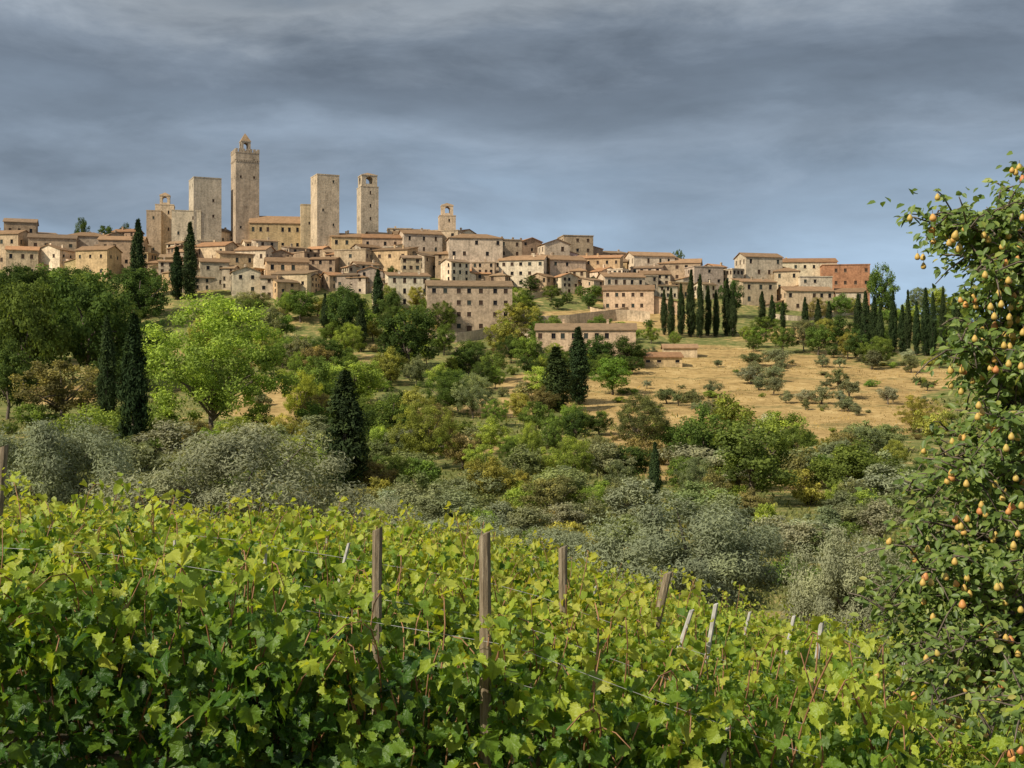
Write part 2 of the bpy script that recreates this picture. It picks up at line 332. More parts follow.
# random woods
def wood(n,x0,x1,b0,b1,h0,h1,asp,cols,zone,avoid=True,kind='broad',rej=14,cat='tree',name='broadleaf_tree',cap=0):
    c=0; tr=0
    while c<n and tr<n*40:
        tr+=1; px=random.uniform(x0,x1); b=random.uniform(b0,b1)
        if avoid and dryf(np.array(px),np.array(b))>.45: continue
        if kind!='shrub' and 150<px<285 and 398<b<454: continue      # open ground round the big bright tree
        if 636<px<702 and 362<b<388 and kind!='cypress': continue     # open ground before the low sheds
        if any(abs(px-q[0])<rej*.8 and abs(b-q[1])<rej*.45 for q in TREES): continue
        h=random.uniform(h0,h1)
        if cap: h=min(h,b-cap-random.uniform(0,8))
        w=h*random.uniform(*asp); nm,cl=random.choice(cols)
        T(kind if random.random()<.66 or kind!='broad' else 'airy',px,b,b-h,w,cl,f'{nm} {cat} {zone}',cat,name,f'{nm} {cat}s {zone}',True); c+=1
G3=[('dark green',DK),('mid green',MD),('mid green',MD),('light green',LT)]; G5=G3+[('yellowish',(.3,.305,.078)),('dull grey green',GG),('bright green',(.18,.27,.058)),('light green',LT),('brownish',BR)]
wood(30,-40,165,294,400,45,85,(.75,1.1),[('dark green',DK),('dark green',DK),('mid green',MD)],'in the wood under the left houses',cap=259)
wood(84,195,530,308,395,20,42,(.75,1.2),G5,'on the slope just below the town',cap=284)
wood(50,195,530,312,420,7,18,(1.1,1.9),G5,'on the slope just below the town',False,'shrub',7,'bush','bush')
wood(106,150,930,395,525,24,55,(.7,1.2),G5,'in the wooded valley',rej=11)
wood(26,500,720,325,385,12,26,(.8,1.2),G3,'around the long farmhouse')
wood(16,522,640,364,376,13,24,(.9,1.3),G3+[('dull grey green',GG)],'before the front of the long farmhouse',False,rej=8)
wood(40,720,1000,312,372,14,34,(.8,1.2),G5,'on the slope below the right hill houses')
wood(18,738,1000,332,352,14,26,(.9,1.4),[('dark green',DK),('mid green',MD)],'among the cypresses on the right hill',False,rej=6)
wood(20,515,660,288,318,10,18,(.9,1.4),G3,'on the green terrace under the town wall')
wood(24,150,720,258,304,9,16,(.8,1.2),G3,'among the town houses')
wood(46,640,945,360,420,7,23,(.9,1.6),[('grey green',GG),('silver green',OL),('grey green',(.18,.2,.1)),('dull green',(.15,.17,.07))],'in the grove on the golden field',False,'groveolive',5,'olive tree','olive_tree')
wood(80,100,900,450,565,26,52,(1.2,1.8),[('silver green',OL),('grey green',GG),('dull green',(.19,.22,.085))],'in the valley scrub',False,'groveolive',12,'olive tree','olive_tree')
wood(180,-20,960,425,600,12,34,(1.1,2.1),G5[1:],'in the valley scrub',False,'shrub',6,'bush','bush')
wood(66,560,960,348,450,3,8,(1.3,3.0),G5[3:],'dotted over the golden field',False,'shrub',3,'bush','bush')
# ground cover
def cover(name,label,n,px0,px1,py0,py1,col,h,test):
    px=rng.uniform(px0,px1,n); py=rng.uniform(py0,py1,n); Y=np.array([0.]*n)
    gpx=np.linspace(px0,px1,40); gpy=np.linspace(py0,py1,60); tab=np.array([[ray(a,b) for b in gpy] for a in gpx])
    fx=(px-px0)/(px1-px0)*39; fy=(py-py0)/(py1-py0)*59; ix=np.clip(fx.astype(int),0,38); iy=np.clip(fy.astype(int),0,58); fx-=ix; fy-=iy
    Y=tab[ix,iy]*(1-fx)*(1-fy)+tab[ix+1,iy]*fx*(1-fy)+tab[ix,iy+1]*(1-fx)*fy+tab[ix+1,iy+1]*fx*fy
    k=test(px,py); px,py,Y=px[k],py[k],Y[k]; X=(px-512)/F*Y; n=len(X)
    k=(np.sin(X*.07+1.3*np.sin(Y*.05))+np.sin(Y*.11+X*.031)+rng.normal(size=n)*.9)>-.5; X,Y=X[k],Y[k]; n=len(X)
    P=np.stack([X,Y,G(X,Y)-.05],-1); T_=unit(rng.normal(size=(n,3))*[.5,.5,.2]+[0,0,1]); N=unit(rng.normal(size=(n,3))+[0,-.3,.6])
    s=(.5+rng.random(n))*h*(.5+Y/200); V,Fq=rhomb(P,N,T_,s,s*.4)
    var=np.clip(.45+.3*np.sin(X*.3)*np.sin(Y*.21)+.2*rng.normal(size=n),0,1)
    o=link(name,mesh_np(name,V,Fq,[M['foliage']],{'var':np.repeat(var,4)}),col=col); tag(o,label,'grass',kind='stuff')
cover('scrub_grass','rough green grass and low scrub filling the valley',70000,-60,1080,400,612,(.22,.235,.085),.46,lambda a,b:dryf(a,b)<.6)
cover('dry_grass','short golden dry grass on the sunny field',24000,540,960,348,480,(.4,.3,.125),.19,lambda a,b:dryf(a,b)>.4)
# ------------------------------------------------------------------ buildings
WM={}
def window_mesh(w,h,ty):
    k=(round(w,1),round(h,1),ty)
    if k not in WM:
        w,h=k[0],k[1]; b=MB(); d=.4; x=w/2; z=h/2
        b.face([(-x,0,-z),(-x,0,z),(-x,d,z),(-x,d,-z)]); b.face([(x,0,z),(x,0,-z),(x,d,-z),(x,d,z)])
        b.face([(-x,0,z),(x,0,z),(x,d,z),(-x,d,z)]); b.face([(x,0,-z),(-x,0,-z),(-x,d,-z),(x,d,-z)])
        yp=d-.02 if ty==0 else .12
        b.face([(-x,yp,-z),(x,yp,-z),(x,yp,z),(-x,yp,z)],1)
        b.box(-x-.15,x+.15,-.1,-.004,-z-.18,-z-.02)
        if ty==0: b.box(-.04,.04,d-.1,d-.04,-z+.02,z-.02,2)
        WM[k]=b.mesh('window',[M['reveal'],[M['dark'],M['shut1'],M['shut2']][ty],M['shut1']])
    return WM[k]
def wall_face(mb,p0,u,L,z0,z1,xs,zs,w,h,mask,wins):
    gx=[0.]; gz=[z0]
    for x in xs: gx+=[x-w/2,x+w/2]
    for z in zs: gz+=[z-h/2,z+h/2]
    gx.append(L); gz.append(z1)
    P=lambda a,z:(p0[0]+u[0]*a,p0[1]+u[1]*a,z)
    for a in range(len(gx)-1):
        for c in range(len(gz)-1):
            if a%2 and c%2 and mask[a//2][c//2]:
                wins.append((P((gx[a]+gx[a+1])/2,(gz[c]+gz[c+1])/2),math.atan2(u[1],u[0]))); continue
            mb.face([P(gx[a],gz[c]),P(gx[a+1],gz[c]),P(gx[a+1],gz[c+1]),P(gx[a],gz[c+1])])
def slab_roof(top,faces,th):
    mb=MB(); n=len(top)
    mb.v=[(x,y,z) for x,y,z in top]+[(x,y,z+th) for x,y,z in top]
    cnt={}
    for f in faces:
        mb.f.append(tuple(i+n for i in f)); mb.m.append(0); mb.f.append(tuple(reversed(f))); mb.m.append(0)
        for a,b in zip(f,f[1:]+f[:1]): cnt[(a,b)]=1
    for a,b in cnt:
        if (b,a) not in cnt: mb.f.append((a,b,b+n,a+n)); mb.m.append(0)
    return mb.mesh('roof',[M['roof']])
PITCH=.36
def house(name,label,cat,X,Y,z,W,D,H,rot=0,roof='gx',wc=(.4,.29,.18),rc=(.27,.15,.085),rows=2,cols=3,ww=1.35,wh=2.0,pm=.8,chim=0,door=False,group=None,ov=.5,sidewin=True,rise=None,wing=0):
    r=empty(name,(X,Y,z),rot); tag(r,label,cat,group)
    q_=random.uniform(.76,1.16); wc=tuple(c*q_*random.uniform(.97,1.03) for c in wc); q_=random.uniform(.65,1.2); rc=tuple(c*q_ for c in rc)
    ww*=random.uniform(.8,1.12); wh*=random.uniform(.75,1.1)
    mb=MB(); wins=[]; x=W/2; y=D/2; z0=-4.5
    if roof=='shed': Hb=H+D*.18
    else: Hb=H
    zs=[(i+.58)*H/rows for i in range(rows)]; wh=min(wh,.55*H/max(rows,1))
    def cx(L,n): return [L*(j+.5)/n+random.uniform(-.14,.14)*L/n*.8 for j in range(n)]
    def fit(L,n): return max(0,min(n,int(L/(ww*1.6))))
    def msk(n,front=False):
        return [[random.random()<pm for _ in range(rows)] for _ in range(n)]
    fc=fit(W,cols); mk=msk(fc)
    dj=fc//2
    if door and fc: mk[dj][0]=False
    xs=cx(W,fc); wall_face(mb,(-x,-y),(1,0),W,z0,H,xs,zs,ww,wh,mk,wins)
    sc_=fit(D,max(1,int(cols*D/W+.5))) if sidewin else 0
    wall_face(mb,(x,-y),(0,1),D,z0,H,cx(D,sc_),zs,ww,wh,msk(sc_),wins)
    wall_face(mb,(x,y),(-1,0),W,z0,Hb,[],[],ww,wh,[],wins)
    wall_face(mb,(-x,y),(0,-1),D,z0,H,cx(D,sc_),zs,ww,wh,msk(sc_),wins)
    o=ov; th=.28
    if roof=='gx':
        rs=rise or y*PITCH; s=rs/y
        mb.face([(x,-y,H),(x,y,H),(x,0,H+rs)]); mb.face([(-x,y,H),(-x,-y,H),(-x,0,H+rs)])
        rm=slab_roof([(-x-o,-y-o,H-o*s),(x+o,-y-o,H-o*s),(x+o,0,H+rs),(-x-o,0,H+rs),(x+o,y+o,H-o*s),(-x-o,y+o,H-o*s)],[[0,1,2,3],[3,2,4,5]],th)
        rz=lambda a,b:H+rs-abs(b)*s
    elif roof=='gy':
        rs=rise or x*PITCH; s=rs/x
        mb.face([(-x,-y,H),(x,-y,H),(0,-y,H+rs)]); mb.face([(x,y,H),(-x,y,H),(0,y,H+rs)])
        rm=slab_roof([(-x-o,-y-o,H-o*s),(0,-y-o,H+rs),(0,y+o,H+rs),(-x-o,y+o,H-o*s),(x+o,-y-o,H-o*s),(x+o,y+o,H-o*s)],[[0,1,2,3],[1,4,5,2]],th)
        rz=lambda a,b:H+rs-abs(a)*s
    elif roof=='hip':
        mm=min(x,y); rs=rise or mm*PITCH; s=rs/mm; rx=max(x-y,.3) if x>y else .3; ry=0 if x>y else y-x
        X0,Y0=x+o,y+o; ze=H-o*s
        rm=slab_roof([(-X0,-Y0,ze),(X0,-Y0,ze),(X0,Y0,ze),(-X0,Y0,ze),(-rx,-ry,H+rs),(rx,-ry,H+rs),(rx,ry+.01,H+rs),(-rx,ry+.01,H+rs)],[[0,1,5,4],[1,2,6,5],[2,3,7,6],[3,0,4,7],[4,5,6,7]],th)
        rz=lambda a,b:H+rs*.55
    elif roof=='shed':
        s=(Hb-H)/D
        mb.face([(x,-y,H),(x,y,H),(x,y,Hb)]); mb.face([(-x,y,H),(-x,-y,H),(-x,y,Hb)])
        rm=slab_roof([(-x-o,-y-o,H-o*s),(x+o,-y-o,H-o*s),(x+o,y+o,Hb+o*s),(-x-o,y+o,Hb+o*s)],[[0,1,2,3]],th)
        rz=lambda a,b:H+(b+y)*s
    else:
        b2=MB(); e_=.12 if cat=='tower' else .25; b2.box(-x-e_,x+e_,-y-e_,y+e_,H,H+.45); rm=b2.mesh('roof',[M['wall']]); rz=lambda a,b:H+.4
    wo=link('wall',mb.mesh('wall',[M['wall']]),r,col=wc)
    ro=link('roof',rm,r,col=rc if roof!='flat' else tuple(q*.95 for q in wc))
    for p,a in wins: link('window',window_mesh(ww,wh,random.choice((0,0,1,1,2))),r,p,a)
    for k in range(chim):
        a=random.uniform(-.7,.7)*x; b=random.uniform(-.5,.5)*y; q=MB(); zc=rz(a,b); q.box(a-.4,a+.4,b-.35,b+.35,zc-.6,zc+1.3); q.box(a-.52,a+.52,b-.47,b+.47,zc+1.303,zc+1.5); q.box(a-.3,a+.3,b-.25,b+.25,zc+1.503,zc+1.75)
        link('chimney',q.mesh('chimney',[M['wall']]),ro,col=wc)
    if wing:   # lower lean-to wing against one side, its roof falling outward
        sg=wing; wl=W*random.uniform(.3,.5); yd=y*random.uniform(.55,.85); h1=H*random.uniform(.55,.8); h2=h1-wl*.25; q=MB()
        xa=sg*(x+.003); xb=sg*(x+wl)
        q.face([(xa,-yd,z0),(xb,-yd,z0),(xb,-yd,h2),(xa,-yd,h1)]); q.face([(xa,yd,z0),(xb,yd,z0),(xb,yd,h2),(xa,yd,h1)]); q.face([(xb,-yd,z0),(xb,yd,z0),(xb,yd,h2),(xb,-yd,h2)])
        wg=link('wing',q.mesh('wing',[M['wall']]),r,col=tuple(c_*random.uniform(.9,1.1) for c_ in wc))
        xe=sg*(x+wl+.4); ze=h2-.1
        tp_=[(xa,-yd-.4,h1),(xe,-yd-.4,ze),(xe,yd+.4,ze),(xa,yd+.4,h1)]
        link('roof',slab_roof(tp_,[[0,1,2,3] if sg>0 else [3,2,1,0]],.25),wg,col=rc)
        if wl>2.6: link('window',window_mesh(1.0,1.3,random.choice((0,1,2))),wg,(sg*(x+wl*.5),-yd-.02,min(h2*.6,h2-1.2)))
    if door:
        q=MB(); a=xs[dj]-x; q.box(a-.9,a+.9,-y-.12,-y-.004,-.2,2.4); q.box(a-1.1,a+1.1,-y-.18,-y-.004,2.403,2.65); link('door',q.mesh('door',[M['door']]),r)
    return r,wo,ro
TAN=(.53,.385,.235); GREY=(.45,.355,.245); PALE=(.64,.5,.335); OCH=(.55,.375,.195); BRK=(.45,.215,.11); BRN=(.37,.255,.155); STN=(.55,.415,.265)
RB=(.32,.19,.1); RT=(.43,.22,.105); RD=(.23,.15,.09); RG=(.33,.215,.12)
HS=[]
def Hpx(x0,x1,top,base,roof='gx',rot=0,wc=TAN,rc=RB,rows=2,cols=3,label='',name='stone_house',cat='house',D=None,**k):
    px=(x0+x1)/2; Y=ray(px,base); W=(x1-x0)*Y/F; D=D or max(7,min(W*.8,13)); X=(px-512)/F*Y; zg=float(G(X,Y)); H=(384-top)/F*Y-zg
    HS.append((px,base,(x1-x0)/2)); c,s=math.cos(rot),math.sin(rot)
    return house(name,label,cat,X,Y+D/2,zg,W/(abs(c)+.35*abs(s)),D,H,rot,roof,wc,rc,rows,cols,**k)
R_=math.radians
# towers
tk=dict(cat='tower',name='stone_tower',pm=.6,ww=.9,wh=1.5,sidewin=True,ov=.2)
Hpx(187,216,178,256,'flat',R_(24),GREY,rows=5,cols=2,label='plain square grey stone tower left of the tallest tower',D=14,**{**tk,'pm':.3})
r,wo,ro=Hpx(230,255,153,254,'flat',R_(24),STN,rows=6,cols=2,label='tallest stone tower with crenellated crown and small pyramid bellcote',D=11.5,**{**tk,'pm':.35})
def dims(ob): 
    xs=[v.co for v in ob.data.vertices]; return max(v.x for v in xs),max(v.y for v in xs),max(v.z for v in xs)
hx,hy,hz=dims(ro); TC=tuple(wo.color)[:3]
q=MB(); q.box(-hx-.12,hx+.12,-hy-.12,hy+.12,hz-4.0,hz-3.75)
for k in range(-5,6):
    for sg in (-1,1):
        q.box(k*hx/5.5-.3,k*hx/5.5+.3,sg*(hy-.08)-.17,sg*(hy-.08)+.17,hz-4.7,hz-4.003)
        if abs(k)<5: q.box(sg*(hx-.08)-.17,sg*(hx-.08)+.17,k*hy/5.5-.3,k*hy/5.5+.3,hz-4.7,hz-4.003)
link('cornice',q.mesh('cornice',[M['wall']]),r,col=TC)
q=MB(); 
for k in range(-3,4):
    for sgn in (-1,1):
        q.box(k*hx/3.35-.6,k*hx/3.35+.6,sgn*(hy-.45)-.35,sgn*(hy-.45)+.35,hz+.003,hz+1.7)
        if abs(k)<3: q.box(sgn*(hx-.45)-.35,sgn*(hx-.45)+.35,k*hy/3.35-.6,k*hy/3.35+.6,hz+.003,hz+1.7)
link('battlement',q.mesh('battlement',[M['wall']]),r,col=TC)
def belfry(r,b,z0,h,cap,col,pyr,pil=.28,name='bellcote'):
    q=MB(); w=b*pil
    for sx_ in (-1,1):
        for sy_ in (-1,1): q.box(min(sx_*b,sx_*(b-w)),max(sx_*b,sx_*(b-w)),min(sy_*b,sy_*(b-w)),max(sy_*b,sy_*(b-w)),z0,z0+h)
    n=8; ir=b-w; hb=h*.25
    for s_ in (-1,1):                                   # solid sill under each opening
        q.box(-ir+.003,ir-.003,min(s_*(b-.08),s_*(b-w+.08)),max(s_*(b-.08),s_*(b-w+.08)),z0,z0+hb); q.box(min(s_*(b-.08),s_*(b-w+.08)),max(s_*(b-.08),s_*(b-w+.08)),-ir+.003,ir-.003,z0,z0+hb)
    za=z0+h*.93-ir*1.02
    for k in range(n):
        a0=PI*k/n; a1=PI*(k+1)/n
        for s_ in (-1,1):
            for ax in (0,1):
                pts=[(ir*math.cos(a0),za+ir*math.sin(a0)),(ir*math.cos(a1),za+ir*math.sin(a1)),(ir*math.cos(a1),z0+h),(ir*math.cos(a0),z0+h)]
                for off in (b-.05,b-w+.05): q.face([(p,s_*off,zz) if ax==0 else (s_*off,p,zz) for p,zz in pts])
    q.box(-b-.2,b+.2,-b-.2,b+.2,z0+h+.003,z0+h+.45)
    o=link(name,q.mesh(name,[M['wall']]),r,col=col)
    q=MB(); zc=z0+h+.453; e=b+.12
    for p,p2 in (((-e,-e),(e,-e)),((e,-e),(e,e)),((e,e),(-e,e)),((-e,e),(-e,-e))): q.face([(*p,zc),(*p2,zc),(0,0,zc+pyr)])
    q.face([(-e,e,zc),(e,e,zc),(e,-e,zc),(-e,-e,zc)])
    link('spire',q.mesh('spire',[M['roof']]),o,col=RG)
belfry(r,2.3,hz+.003,5.8,0,TC,4.2,.5)
Hpx(311,335,175,262,'flat',R_(24),STN,rows=6,cols=2,label='plain square stone tower in the middle of the skyline',D=12,**{**tk,'pm':.3})
r,wo,ro=Hpx(357,376,187,252,'flat',R_(20),GREY,rows=5,cols=1,label='slender stone tower with open arched belfry on top',D=9.5,**{**tk,'pm':.7})
hx,hy,hz=dims(ro); belfry(r,hx-.6,hz+.003,5.4,0,tuple(wo.color)[:3],1.6,.56,name='belfry')
r,wo,ro=Hpx(438,455,216,256,'flat',R_(8),TAN,rows=4,cols=1,label='small stepped bell tower among the roofs right of the belfry tower',D=8.5,**{**tk,'pm':.5})
hx,hy,hz=dims(ro); belfry(r,hx-1.3,hz+.003,4.9,0,tuple(wo.color)[:3],1.4,.56,name='belfry')
r,wo,ro=Hpx(153,172,205,256,'flat',R_(12),STN,rows=3,cols=2,label='low stone tower with small open belfry at the left of the skyline',D=9,**tk)
hx,hy,hz=dims(ro); belfry(r,hx*.52,hz+.003,4.4,0,tuple(wo.color)[:3],1.6,.5,name='belfry')
Hpx(145,160,211,258,'flat',R_(8),TAN,rows=3,cols=1,label='squat tan tower house at the left of the low belfry tower',D=9,**tk)
Hpx(168,198,211,258,'flat',R_(15),PALE,rows=3,cols=2,label='broad pale stone block tower between belfry tower and square grey tower',D=12,**tk)
# large church / palace
r,wo,ro=Hpx(247,307,223,254,'gx',R_(8),OCH,RB,2,8,'long ochre palace with row of small upper windows right of the tallest tower',cat='palace',name='stone_palace',D=14,pm=.9,rise=4)
Hpx(299,314,205,256,'flat',R_(12),TAN,RB,4,1,'short square stone tower touching the plain middle tower',**tk)
# individually built houses
for a in [
 (0,32,222,262,'gx',.3,BRN,RD,2,3,'dark brown house at the left end of the skyline'),
 (-14,22,234,270,'gx',-.15,TAN,RB,2,3,'tan house cut by the left edge of the picture'),
 (24,72,238,272,'gx',.3,TAN,RD,2,4,'long tan house with dark roof at the left end of the town'),
 (62,104,236,266,'hip',.25,GREY,RB,2,3,'grey hipped house below the round pines on the left'),
 (96,142,240,270,'gx',.15,BRN,RB,2,4,'brown house left of the low belfry tower'),
 (36,66,250,278,'gy',-.3,PALE,RB,2,2,'pale gabled house in front of the long tan house at the left'),
 (76,112,250,280,'gx',-.2,OCH,RB,2,3,'ochre house under the grey hipped house at the left'),
 (2,34,250,280,'gx',.3,TAN,RT,2,3,'tan house above the huge trees at the left edge'),
 (196,232,246,272,'gx',-.3,TAN,RT,2,3,'tan house directly below the square grey tower'),
 (214,250,254,282,'shed',.35,OCH,RB,2,3,'ochre house with sloping roof below the tallest tower'),
 (236,270,250,280,'gx',-.2,PALE,RB,2,3,'pale house below the long ochre palace'),
 (262,306,262,288,'gx',.25,OCH,RB,2,4,'ochre house with long roof below the palace'),
 (272,312,274,296,'shed',-.2,TAN,RG,1,4,'low tan house with broad lean roof above the trees'),
 (228,258,272,296,'gy',.3,PALE,RB,2,2,'pale gabled house above the trees below the tallest tower'),
 (196,226,262,290,'gx',.3,GREY,RB,2,2,'grey house above the pair of cypresses'),
 (328,362,237,262,'gx',.2,OCH,RB,2,3,'ochre house between the middle tower and the belfry tower'),
 (336,372,250,278,'flat',-.3,TAN,RB,2,3,'tan flat topped house below the belfry tower'),
 (360,408,238,264,'gx',.12,TAN,RT,2,5,'long tan house at the foot of the belfry tower'),
 (374,414,250,278,'shed',-.3,OCH,RB,2,3,'ochre lean roof house below the long tan house'),
 (398,440,234,266,'gx',.3,GREY,RB,3,3,'grey house left of the stepped bell tower'),
 (424,462,231,264,'flat',-.2,TAN,RB,3,3,'tan flat topped house in front of the stepped bell tower'),
 (446,502,238,282,'hip',.15,PALE,RB,4,5,'tall pale hipped house right of the stepped bell tower'),
 (494,520,240,278,'flat',.3,TAN,RB,4,2,'tan flat topped house right of the pale hipped house'),
 (500,548,260,288,'gx',-.2,PALE,RB,3,5,'broad pale house behind the green terrace'),
 (540,568,244,278,'gy',.3,PALE,RB,3,2,'pale gabled house right of centre on the skyline'),
 (560,592,236,276,'flat',.2,BRN,RB,4,3,'brown blocky house standing above its neighbours right of centre'),
 (544,584,260,289,'gx',.3,TAN,RB,3,3,'tan house below the brown blocky house'),
 (576,624,258,289,'shed',-.2,OCH,RT,3,5,'ochre house left of the dark tree in the town'),
 (600,644,277,301,'gx',.2,PALE,RB,2,5,'low pale house above the retaining wall'),
 (604,656,290,312,'gx',-.1,TAN,RB,2,6,'long low tan house left of the cypress group'),
 (628,674,256,290,'gx',.25,PALE,RB,3,4,'pale house at the right end of the main town'),
 (656,704,263,292,'gx',-.2,TAN,RB,3,5,'tan house behind the cypress group'),
 (688,722,267,296,'flat',.3,GREY,RB,3,3,'grey house at the right end of the town behind the cypresses'),
 (740,782,257,299,'gx',.25,PALE,RB,4,4,'pale tall house at the left of the right hill'),
 (774,838,262,294,'gx',-.05,PALE,RT,3,7,'long pale house with orange roof on the right hill'),
 (776,802,271,304,'hip',-.2,TAN,RB,3,2,'tan hipped house before the long pale house on the right hill'),
 (798,832,277,307,'flat',.1,PALE,RT,3,3,'pale flat topped house before the red brick block'),
 (782,834,291,312,'gx',.15,TAN,RB,2,6,'tan house lowest of the stack on the right hill'),
 (738,776,282,306,'shed',.2,TAN,RB,2,3,'tan lean roof house below the pale tall house'),
 (838,868,292,312,'gx',-.2,GREY,RB,2,3,'grey house below the red brick block'),
 (384,428,276,308,'shed',.2,PALE,RB,3,4,'pale house left of the large four row stone house'),
 ]: Hpx(*a,chim=random.choice((0,1,2)),wing=random.choice((0,1,-1)))
Hpx(824,872,265,302,'flat',R_(-8),BRK,RB,3,5,'red brick block with flat top on the right hill',cat='building',name='brick_building',D=13)
Hpx(424,512,286,333,'gx',R_(6),STN,RG,4,7,'large four row stone house with long roof at the front of the town',chim=2,door=True,pm=.92)
Hpx(536,638,330,358,'gx',R_(-4),TAN,RG,2,9,'long tan farmhouse with brown roof below the town wall',chim=2,door=True,cat='farmhouse',name='farmhouse',pm=.8)
Hpx(642,682,357,367,'gx',R_(5),OCH,RT,1,4,'low ochre shed with orange roof right of the farmhouse',cat='shed',name='shed',pm=.5,wh=1.0,D=8)
Hpx(664,698,348,358,'gx',R_(-3),TAN,RB,1,4,'low tan shed with brown roof behind the cypress group foot',cat='shed',name='shed',pm=.5,wh=1.0,D=7)
# filler houses
LB=([0,60,130,200,250,300,360,420,520,600,700,735],[272,274,274,294,300,300,296,294,292,300,300,300])
ZN=[(140,'at the left end'),(225,'below the left towers'),(305,'below the tallest tower'),(345,'below the middle tower'),(420,'below the belfry tower'),(480,'around the stepped tower'),(610,'right of the stepped tower'),(2000,'behind the cypress group')]
CN=[('tan',TAN),('grey',GREY),('pale',PALE),('ochre',OCH),('brown',BRN),('pale',PALE)]
n=0; tr=0
while n<165 and tr<18000:
    tr+=1; px=random.uniform(-20,735); rb=float(np.interp(px,RX,RY)); b=random.uniform(rb+5,float(np.interp(px,*LB)))
    big=px>380
    if any(abs(px-h[0])<(h[2]*.5+5) and abs(b-h[1])<3.2 for h in HS): continue
    cn,cl=random.choice(CN); Y=ray(px,b); wpx=random.uniform(13,36) if big else random.uniform(11,28); h=random.uniform(11,29) if big else random.uniform(9,24); rf=random.choice(('gx','gx','shed','gy','hip','flat','flat' if big else 'gx'))
    h=min(h,b-rb+16)
    rows=1 if h<10 else 2 if h<16 else 3 if h<22 else 4
    Hpx(px-wpx/2,px+wpx/2,b-h,b,rf,random.uniform(-.8,.8),cl,random.choice((RB,RT,RD,RG)),rows,random.choice((2,3,4)) if big else random.choice((2,3)),f"small {cn} {dict(gx='gabled',gy='front gabled',hip='hipped',shed='lean roofed',flat='flat roofed')[rf]} house {next(z for l,z in ZN if px<l)}",chim=random.choice((0,1,1)),pm=.75,wing=random.choice((0,0,1,-1)))
    n+=1
# retaining walls (follow the slope, each a thing)
def rwall(px0,px1,py,hp,label,col):
    mb=MB(); P=[]
    for k in range(13):
        px=px0+(px1-px0)*k/12; Y=ray(px,py+3*math.sin(k*.5)); X=(px-512)/F*Y; P.append((X,Y,float(G(X,Y)),hp*Y/F))
    for a,b in zip(P,P[1:]):
        for dy in (0,.8): 
            mb.face([(a[0],a[1]+dy,a[2]-2),(b[0],b[1]+dy,b[2]-2),(b[0],b[1]+dy,b[2]+b[3]),(a[0],a[1]+dy,a[2]+a[3])])
        mb.face([(a[0],a[1],a[2]+a[3]),(b[0],b[1],b[2]+b[3]),(b[0],b[1]+.8,b[2]+b[3]),(a[0],a[1]+.8,a[2]+a[3])])
    for e in (P[0],P[-1]): mb.face([(e[0],e[1],e[2]-2),(e[0],e[1]+.8,e[2]-2),(e[0],e[1]+.8,e[2]+e[3]),(e[0],e[1],e[2]+e[3])])
    o=link('retaining_wall',mb.mesh('retaining_wall',[M['wall']]),col=col); tag(o,label,'wall')
rwall(512,650,324,11,'long stone retaining wall above the farmhouse',STN)
rwall(420,530,340,10,'stone retaining wall under the large front house',GREY)
rwall(590,660,312,5,'short stone wall under the low tan house',TAN)
rwall(770,880,318,5,'pale stone wall on the right hill',PALE)
rwall(500,600,296,6,'stone wall behind the green terrace',TAN)
rwall(455,540,352,5,'low stone terrace wall left of the farmhouse',STN)
# ------------------------------------------------------------------ vineyard
half=[(0,-.02,.3),(.2,-.24,.7),(.4,-.2,.4),(.48,-.05,.1),(.64,.1,.9),(.6,.26,.4),(.49,.34,.1),(.6,.6,1),(.44,.68,.4),(.3,.7,.1),(.16,.9,.5),(0,1.06,1)]
OUT=half+[(-x,y,v) for x,y,v in half[-2:0:-1]]
O2=[]
for a,b in zip(OUT,OUT[1:]+OUT[:1]):   # toothed margin
    O2.append(a); mx,my=(a[0]+b[0])/2,(a[1]+b[1])/2; O2.append((mx*.91,.3+(my-.3)*.91,(a[2]+b[2])/2*.6))
OUT=O2
U=np.array([(0,.12,1)]+OUT); UV_=U[:,2].copy(); U=np.stack([U[:,0],U[:,1],np.zeros(len(U))],-1); nU=len(U)
Utri=np.array([(0,1+k,1+(k+1)%(nU-1)) for k in range(nU-1)])
def leafmesh(P,N,T,s,var,lod):
    T=unit(T-N*np.sum(T*N,-1,keepdims=True)); B=np.cross(T,N); n=len(P)
    if lod==0: u=U; tri=Utri; ve=UV_
    else:
        u=np.array([(0,-.1,0),(.55,.05,0),(.45,.6,0),(0,1,0),(-.45,.6,0),(-.55,.05,0)],float); tri=np.array([(0,1,2,3),(0,3,4,5)]); ve=np.array([.3,.5,.5,1,.5,.5])
    k=len(u); fold=rng.uniform(.0,.95,n)[:,None]; cur=rng.uniform(-.3,.7,n)[:,None]; tw=rng.uniform(-.6,.6,n)[:,None]; wv=rng.uniform(.0,.12,n)[:,None]; ph=rng.uniform(0,6.28,n)[:,None]
    zz=fold*np.abs(u[None,:,0])-cur*u[None,:,1]**2+tw*u[None,:,0]*u[None,:,1]+wv*np.sin(9*u[None,:,0]+7*u[None,:,1]+ph)
    V=P[:,None,:]+s[:,None,None]*(B[:,None,:]*u[None,:,0,None]*rng.uniform(.6,1.12,n)[:,None,None]+T[:,None,:]*u[None,:,1,None]+N[:,None,:]*zz[...,None])
    Fq=(np.arange(n)[:,None,None]*k+tri[None]).reshape(-1,tri.shape[1])
    return V.reshape(-1,3),Fq,np.repeat(var,k),np.tile(ve,n)
